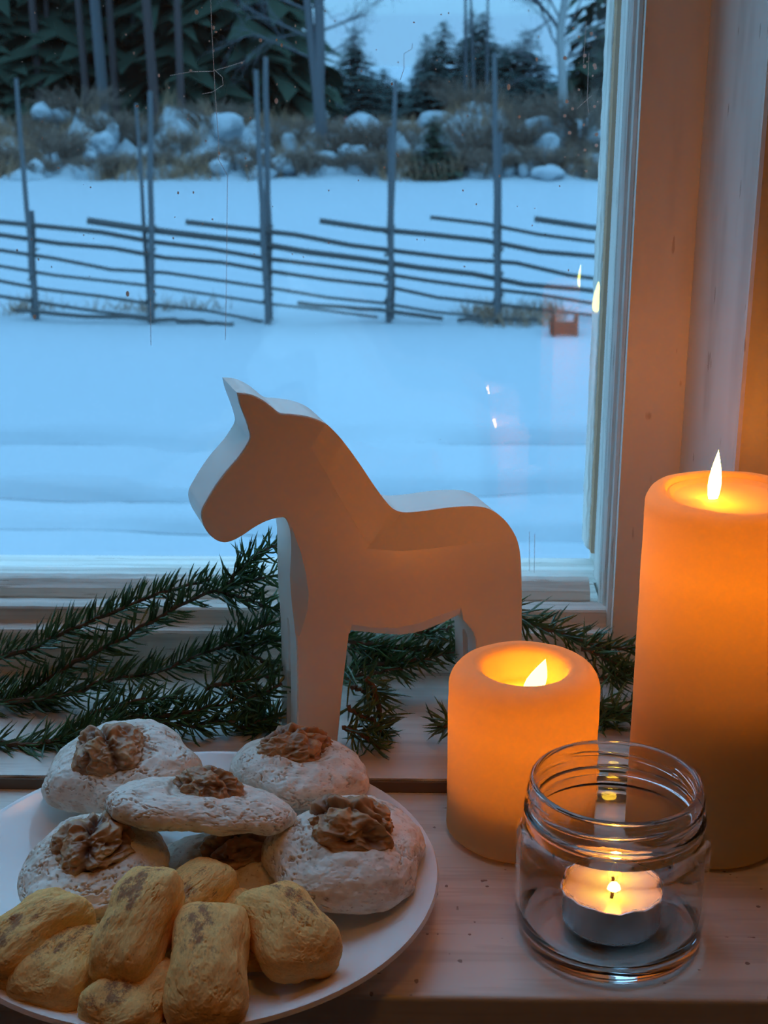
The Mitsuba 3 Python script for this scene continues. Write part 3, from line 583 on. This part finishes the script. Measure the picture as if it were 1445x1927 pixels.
# ------------------------------------------------------------------ pole fence
fence = thing('pole_fence', 'weathered grey pole fence with slanting rails and tall stakes in the snow', 'fence')
YFN = 12.0
def wob(a, b, n, amp, rs):
    t = np.linspace(0, 1, n)[:, None]; p = a + (b - a) * t
    return p + np.stack([rs.normal(size=n), rs.normal(size=n), rs.normal(size=n)], 1) * amp
rs = np.random.default_rng(21)
for (a, b, dy, r) in (((30, 148), (68, 596), -.06, .022), ((60, 395), (64, 590), .07, .026), ((283, 172), (285, 612), -.06, .026), ((256, 195), (282, 600), .07, .018), ((480, 130), (504, 604), -.06, .024), ((499, 106), (508, 596), .07, .026),
                      ((744, 150), (731, 608), -.06, .022), ((733, 240), (737, 600), .07, .024), ((930, 100), (938, 602), -.06, .024), ((941, 250), (937, 600), .07, .024), ((1150, 120), (1158, 600), -.06, .024), ((-160, 150), (-150, 600), -.06, .024), ((1370, 120), (1368, 600), .07, .024)):
    p0, p1 = at(*b, YFN + dy), at(*a, YFN + dy); p0[2] -= .12
    put('stake', tube(wob(p0, p1, 9, .005, rs), np.linspace(r * 1.2, r * .75, 9), 8), 'm_stake', 50, fence)
starts = [-1050, -835, -620, -410, -205, -20, 165, 350, 602, 808, 1005, 1230]
for i, x0 in enumerate(starts):
    a = at(x0, 414 + rs.uniform(-3, 4), YFN); b = at(x0 + 1330, 414 + 1330 * .142 + rs.uniform(-6, 6), YFN + .02)
    b[2] = max(b[2], ground_z(b[0], b[1]) + .02)
    r = (.027 if i in (6, 8, 10) else .020) * rs.uniform(.85, 1.15)
    put('rail', tube(wob(a, b, 14, .010, rs), np.linspace(r, r * .62, 14), 7), 'm_rail', 50, fence)
    if False:      # a thinner pole beside it
        a2, b2 = a + V(.9, .03, -.06), b + V(-.5, .03, .03)
        put('rail', tube(wob(a2, b2, 14, .010, rs), np.linspace(.017, .012, 14), 7), 'm_rail', 50, fence)
for px in (62, 284, 504, 733, 937):
    for py in (432, 475, 520, 560):
        c = at(px, py, YFN); t = np.linspace(0, 2 * PI, 13)
        put('withy_tie', tube(np.stack([c[0] + .042 * np.cos(t), c[1] + .085 * np.sin(t), c[2] + .03 * np.cos(t)], 1), .007, 5, False), 'm_rail', 50, fence)
for fl_, (ax, ay, bx, by) in zip(('at the leftmost fence post', 'between the middle fence posts', 'beside the wooden box', 'below the fence, left of the horse ears'), ((30, 586, 330, 602), (560, 570, 830, 596), (860, 603, 1010, 600), (330, 600, 440, 611))):
    k = tag(put('fallen_pole', tube(wob(at(ax, ay, YFN - .12), at(bx, by, YFN - .12), 8, .008, rs), .018, 6), 'm_rail', 50), 'fallen grey pole lying in the snow ' + fl_, 'pole', 'fallen poles along the fence')

ck = thing('wooden_crate', 'dark brown wooden box with two short posts, in the snow by the fence', 'wooden box')
cb = at(1064, 614, 11.4); gz = ground_z(cb[0], cb[1]); sx = .095
for i in range(3):
    put('plank', box(cb[0] - sx, cb[0] + sx, cb[1], cb[1] + .02, gz + .015 + i * .036, gz + .048 + i * .036), 'm_crate', False, ck)
for s in (-1, 1):
    put('post', box(cb[0] + s * sx * .93 - .014, cb[0] + s * sx * .93 + .014, cb[1] + .02, cb[1] + .05, gz - .03, gz + .18), 'm_crate', False, ck)
    put('side_board', box(cb[0] + s * sx - .01, cb[0] + s * sx + .01, cb[1] + .05, cb[1] + .22, gz - .02, gz + .12), 'm_crate', False, ck)

# ------------------------------------------------------------------ dry grass (uncountable)
def blades(base, h, rs, lean=.35, w=.006):
    n = len(base); d = unit_rows(np.stack([rs.normal(size=n) * lean, rs.normal(size=n) * lean, np.ones(n)], 1)); s = unit_rows(np.cross(d, rs.normal(size=(n, 3)))) * w
    d2 = unit_rows(d + rs.normal(size=(n, 3)) * .3)
    m_ = base + d * (h * .6)[:, None]; e = m_ + d2 * (h * .4)[:, None]
    v = np.stack([base - s, base + s, m_ - s * .7, m_ + s * .7, e], 1)
    f = np.array([[0, 1, 3], [0, 3, 2], [2, 3, 4]]); return v.reshape(-1, 3), (f[None] + (np.arange(n) * 5)[:, None, None]).reshape(-1, 3)
def grass(n, fx, hmin, hmax, seed, w=.006, key='dry_grass', label='', lean=.3):
    rs = np.random.default_rng(seed); b = fx(rs, n); b = np.column_stack([b, ground_z(b[:, 0], b[:, 1]) - .02])
    tag(put(key, blades(b, rs.uniform(hmin, hmax, len(b)), rs, lean, w), 'm_grass', False), label, 'grass', kind='stuff')
def clumped(rs, n, x0, x1, y0, y1, s, thr):
    x, y = rs.uniform(x0, x1, n * 4), rs.uniform(y0, y1, n * 4); k = meshkit.fbm(np.stack([x * s, y * s, x * 0], 1), 3, 33) > thr
    return np.stack([x[k], y[k]], 1)[:n]
grass(30000, lambda r, n: clumped(r, n, -12, 12, 22.2, 29, 1.1, .51), .12, .50, 41, .007, label='brown dry grass standing through the snow on the bank')
grass(5000, lambda r, n: clumped(r, n, -12, 10, 28.5, 33, .5, .4), .12, .42, 42, .012, label='brown undergrowth along the forest edge')
grass(1600, lambda r, n: clumped(r, n, -3.4, 3.0, 11.75, 12.5, 1.1, .52), .05, .22, 43, .004, label='dry grass tufts at the foot of the pole fence', lean=.6)

# ------------------------------------------------------------------ shrubs on the bank
def shrub_mesh(seed, R, h, n=150):
    r = np.random.default_rng(seed); ms = []
    for _ in range(n):
        a = r.uniform(0, 2 * PI); b = V(math.cos(a), math.sin(a), 0) * R * .25 * r.uniform(0, 1); t = V(math.cos(a), math.sin(a), 0) * R * r.uniform(.3, 1.1) + V(0, 0, h * r.uniform(.5, 1.1))
        mid = (b + t) / 2 + V(0, 0, h * .12) + r.normal(size=3) * .04
        ms.append(tube(spline([b - V(0, 0, .06), mid, t], 5), np.linspace(.009, .004, 5), 3, False))
        for _ in range(2):
            s = mid + (t - mid) * r.uniform(.1, .7); ms.append(tube([s, s + r.normal(size=3) * .12 * h + V(0, 0, .1 * h)], [.005, .003], 3, False))
    return cat(ms)
def snow_clump(seed, R, h, n=7):
    r = np.random.default_rng(seed); ms = []
    for _ in range(n):
        s = trimesh.creation.icosphere(subdivisions=2, radius=1); a = r.uniform(0, 2 * PI); q_ = R * r.uniform(0, .8); s.vertices *= V(r.uniform(.12, .36), r.uniform(.10, .25), r.uniform(.10, .26)) * (.6 + R * .5)
        s.vertices *= (1 + .9 * (meshkit.fbm(s.vertices * 7 + seed, 2, seed) - .5))[:, None]
        s.apply_translation((q_ * math.cos(a), q_ * math.sin(a), h * r.uniform(-.1, .30))); ms.append(s)
    return cat(ms)
SHR = [(30, 260, 25.5, .8, .55), (110, 300, 24.0, .6, .45), (150, 270, 26.5, .9, .5), (215, 300, 24.2, .6, .42), (265, 270, 25.8, .7, .5), (330, 300, 24.0, .5, .4), (400, 280, 25.0, .8, .5), (430, 255, 27.0, .7, .45), (470, 310, 23.5, .6, .42), (545, 300, 24.2, .7, .5),
       (620, 310, 23.4, .6, .4), (660, 300, 24.0, .8, .55), (700, 305, 23.6, .8, .6), (745, 300, 24.1, .7, .6), (900, 290, 24.4, .9, .75), (940, 300, 24.0, .8, .6), (985, 300, 23.8, .7, .55), (1030, 290, 24.8, .9, .7), (1090, 300, 24.0, .8, .7), (1130, 310, 23.8, .7, .6), (880, 255, 27, .9, .7), (970, 255, 27.2, 1.0, .8), (560, 255, 27.4, .8, .5), (20, 320, 23.4, .5, .35)]
for j in range(26):
    SHR.append((-10 + 45.5 * j + 13 * math.sin(j * 5.1), 330, 22.6 + .5 * (.5 + .5 * math.sin(j * 2.7)), .45 + .12 * math.sin(j * 3.3), .30 + .08 * math.cos(j * 1.9)))
for i, (px, py, Y, R, h) in enumerate(SHR):
    k = thing('snowy_shrub', 'brown leafless shrub with clumps of snow, on the bank behind the road', 'shrub', 'leafless snowy shrubs on the bank')
    p = out_at(px, py, Y)
    t = shrub_mesh(100 + i, R, h); t.apply_translation(p); put('twigs', t, 'm_shrub', False, k)
    s = snow_clump(200 + i, R, h, 2 if px > 680 else 3); s.apply_translation(p); put('snow', s, 'm_snow', True, k)
for i, (px, py, Y) in enumerate(((377, 232, 27.5), (650, 226, 29.0))):
    p = out_at(px, py, Y); b = lathe([(0, 0), (.012, 0), (.012, .22), (.028, .23), (.035, .25), (.035, .36), (.025, .39), (0, .40)], 10); b.apply_translation(p)
    tag(put('marker_stick', b, 'm_red', 40), ('small red marker stick among the pine trunks', 'small red marker stick right beside the forked tree')[i], 'marker stick', 'red marker sticks')

# ------------------------------------------------------------------ trees
def spruce_mesh(seed, h, R, tiers, per, first=.06):
    r = np.random.default_rng(seed); vs, fs, n = [], [], 0
    for i in range(tiers):
        t = i / (tiers - 1); z = h * (first + (1 - first) * t); rad = R * (1 - t) ** .85 * r.uniform(.75, 1.12) + .04
        for _ in range(max(4, int(per * (1 - .6 * t)))):
            a = r.uniform(0, 2 * PI); d = V(math.cos(a), math.sin(a), 0); s = V(-d[1], d[0], 0); L = rad * r.uniform(.65, 1.1)
            z1 = z + r.uniform(-.5, .5) * h / tiers
            for q_ in (.35, .7, 1.0):
                c = d * L * q_ + V(0, 0, z1 - .34 * L * q_ ** 1.6 + .08 * L)
                for sg in (-1, 1):
                    w = L * r.uniform(.22, .42); e = c + s * sg * w + d * w * .4 - V(0, 0, w * r.uniform(.15, .55))
                    b0 = d * L * (q_ - .35) + V(0, 0, z1 - .34 * L * max(q_ - .35, 0) ** 1.6 + .08 * L)
                    vs += [b0, c, e]; fs.append((n, n + 1, n + 2)); n += 3
    return trimesh.Trimesh(np.array(vs), np.array(fs), process=False)
SPR = [spruce_mesh(300 + i, 1.0, .16 + .02 * (i % 3), 44, 15) for i in range(5)]
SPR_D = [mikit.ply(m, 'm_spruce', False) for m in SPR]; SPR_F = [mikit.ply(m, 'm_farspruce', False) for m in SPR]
TRK = lathe([(0, 0), (.016, 0), (.012, .3), (.006, .8), (.001, 1.0)], 8); TRK_D = mikit.ply(TRK, 'm_pinebark', 40)
def spruce(p, h, wide, i, label, group, far=False):
    k = thing('spruce_tree', label, 'spruce tree', group)
    M = T().translate(list(p - V(0, 0, .1))).rotate([0, 0, 1], 47 * i % 360).scale([h * wide, h * wide, h])
    scene[k + '__crown'] = {**(SPR_F if far else SPR_D)[i % 5], 'to_world': M}
    scene[k + '__trunk'] = {**TRK_D, 'to_world': T().translate(list(p - V(0, 0, .1))).scale([h, h, h])}
rs = np.random.default_rng(55); i = 0
for row, (Y, n, x0, x1) in enumerate(((31.5, 13, -60, 440), (34.5, 14, -90, 475), (39, 15, -120, 520), (45, 15, -120, 540))):
    for j in range(n):
        px = x0 + (x1 - x0) * (j + rs.uniform(.2, .8)) / n
        spruce(out_at(px, 230, Y + rs.uniform(-1, 1)), rs.uniform(8, 12), rs.uniform(.8, 1.25) * (.7 if px > 430 else 1), i, 'dark dense spruce in the forest behind the pine trunks', 'dark spruces of the forest'); i += 1
# the bright gap, then the far spruces on the right
for (px, top, Y, wide) in ((668, 48, 62, .62), (700, 130, 75, 1.0), (722, 125, 80, 1.1), (690, 150, 60, 1.2), (752, 150, 90, 1.2), (735, 160, 82, 1.1), (800, 60, 70, .55), (832, 35, 66, .62), (815, 90, 60, .8), (872, 70, 72, .8), (886, 15, 75, .42), (908, 20, 66, .75), (925, 75, 60, 1.0), (896, 110, 60, 1.1), (950, 80, 64, 1.0), (985, 55, 58, .9), (1010, 120, 60, 1.2),
                           (965, 130, 56, 1.3), (1070, 130, 55, 1.2), (1095, 85, 60, 1.0), (1040, 150, 64, 1.2), (860, 130, 62, 1.2), (1020, 165, 52, 1.6), (1120, 110, 50, 1.3), (945, 165, 50, 1.6), (780, 150, 88, 1.1)):
    p = out_at(px, 200, Y); h = at(px, top, Y)[2] - p[2]
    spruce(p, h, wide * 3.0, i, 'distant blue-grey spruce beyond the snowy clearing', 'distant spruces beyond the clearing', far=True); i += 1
p = out_at(1150, 250, 40.); spruce(p, 9.0, .9, i, 'tall spruce half hidden by the window frame', None); i += 1
p = out_at(815, 345, 22.7); spruce(p, at(815, 205, 22.7)[2] - p[2], 2.3, i, 'small bushy young spruce at the far edge of the road', None); i += 1

def trunk(name, cat_, label, group, px0, py0, px1, Y, r, h, bark, bend=0, crown=None, seed=0):
    k = thing(name, label, cat_, group); r_ = np.random.default_rng(seed + 900)
    p = out_at(px0, py0, Y); q_ = at(px1, 0, Y); d = (q_ - p) / (q_[2] - p[2]) * h; top = p + d
    mid = (p + top) / 2 + V(bend, 0, 0)
    pts = spline([p - V(0, 0, .2), p + d * .25 + V(bend * .7, 0, 0), mid, top], 14); put('trunk', tube(pts, np.linspace(r * 1.15, r * .45, 14), 10), bark, 50, k)
    if crown:
        vs, fs, n = [], [], 0
        for _ in range(700):
            c = top + r_.normal(size=3) * V(.9, .9, 1.3) - V(0, 0, 1.0); e = r_.normal(size=(2, 3)) * .3
            vs += [c, c + e[0], c + e[1]]; fs.append((n, n + 1, n + 2)); n += 3
        tag(put('foliage', (np.array(vs), np.array(fs)), 'm_spruce', False, k), kind='stuff')
    return k, pts
PINE_X = [80, 98, 168, 200, 221, 262, 297, 343, 386, 20, 432, 520]
NTH = 'first second third fourth fifth sixth seventh eighth ninth tenth eleventh twelfth'.split()
PINE_L = [f"tall {'grey' if x in (200, 262, 386, 520) else 'reddish'} bare pine trunk at the forest edge, {NTH[sorted(PINE_X).index(x)]} from the left" for x in PINE_X]
for j, (x0, y0, x1, Y, r, bark) in enumerate(((80, 240, 60, 29.5, .075, 'm_pinebark'), (98, 245, 86, 30, .05, 'm_pinebark'), (168, 240, 147, 29, .065, 'm_pinebark'), (200, 235, 178, 28.5, .10, 'm_greybark'), (221, 235, 205, 29, .065, 'm_pinebark'), (262, 235, 248, 30.5, .05, 'm_greybark'), (297, 258, 275, 27.5, .085, 'm_pinebark'),
                                              (343, 258, 333, 27.5, .065, 'm_pinebark'), (386, 240, 383, 30, .045, 'm_greybark'), (20, 240, 4, 30, .06, 'm_pinebark'), (432, 240, 428, 31, .045, 'm_pinebark'), (520, 240, 512, 31, .04, 'm_greybark'))):
    trunk('pine_tree', 'pine tree', PINE_L[j], 'tall pines at the forest edge', x0, y0, x1, Y, r, 9.5, bark, 0, True, j)
for j, (x0, x1, Y) in enumerate(((876, 876, 40), (893, 886, 42), (915, 918, 45))):
    trunk('bare_tree', 'tree', f'thin bare trunk before the distant spruces, {NTH[j]} from the left of three', 'thin bare trunks before the distant spruces', x0, 225, x1, Y, .06, 3.6, 'm_greybark', 0, None, j)
def twigs(k, starts, seed, depth=3, bark='m_greybark', spread=.5):
    r_ = np.random.default_rng(seed); ms = []
    def grow(p, d, L, rad, n):
        pts = [p]
        for s in range(4): d = unit(d + r_.normal(size=3) * .13 + V(0, 0, .03)); pts.append(pts[-1] + d * L / 4)
        ms.append(tube(pts, np.linspace(rad, rad * .5, 5), 4, False))
        if n: 
            for s in range(4): grow(pts[r_.integers(1, 5)], unit(d + r_.normal(size=3) * spread), L * r_.uniform(.45, .7), rad * .5, n - 1)
    for p, d, L, rad in starts: grow(p, d, L, rad, depth)
    put('branches', cat(ms), bark, False, k)
# the forked tree before the forest, and the birch on the right
k = thing('forked_tree', 'bare grey tree with a trunk that forks in two, before the dark forest', 'tree')
b = out_at(608, 312, 23.6); fk = at(600, 195, 23.6); l, r_ = at(580, 20, 23.6), at(600, 10, 23.6); up_ = V(0, 0, 3.5)
put('trunk', tube(spline([b - V(0, 0, .2), (b + fk) / 2 + V(.02, 0, 0), fk, at(601, 120, 23.6), r_, r_ + up_ + V(.1, 0, 0)], 26), np.linspace(.11, .035, 26), 10), 'm_greybark', 50, k)
put('trunk', tube(spline([fk - V(0, 0, .1), at(590, 120, 23.6), l, l + up_ - V(.5, 0, 0)], 18), np.linspace(.075, .03, 18), 8), 'm_greybark', 50, k)
twigs(k, [(at(597, 75, 23.6), V(-.9, 0, .3), 1.1, .022), (at(601, 60, 23.6), V(.9, .2, .5), .8, .02), (l, V(.7, .3, .6), 1.0, .02), (r_, V(.8, -.2, .7), 1.0, .02), (l, V(-.8, .1, .5), 1.0, .02), (at(588, 110, 23.6), V(-.9, .3, .25), 1.0, .018), (at(602, 110, 23.6), V(.8, .3, .5), .6, .014)], 71)
k = thing('birch_tree', 'pale leafless birch standing on the bank near the window frame', 'birch tree')
b = out_at(1057, 350, 24.); t1 = at(1054, 60, 24.)
put('trunk', tube(spline([b - V(0, 0, .2), at(1059, 200, 24.), at(1056, 110, 24.), t1, at(1060, 20, 24), at(1066, -60, 24.) , at(1066, -300, 24.)], 26), np.linspace(.085, .035, 26), 10), 'm_birchbark', 50, k)
twigs(k, [(t1, V(-.55, 0, .9), 1.0, .03), (at(1056, 80, 24.), V(.5, .1, .9), 1.0, .02), (at(1058, 150, 24.), V(-.7, .2, .5), .9, .014), (at(1058, 120, 24.), V(.8, -.2, .5), .8, .014), (at(1056, 100, 24.), V(-.8, -.2, .45), 1.1, .016), (at(1057, 40, 24), V(-.6, .3, .7), 1.0, .018), (at(1060, 20, 24), V(.6, 0, .7), 1.0, .018)], 72)
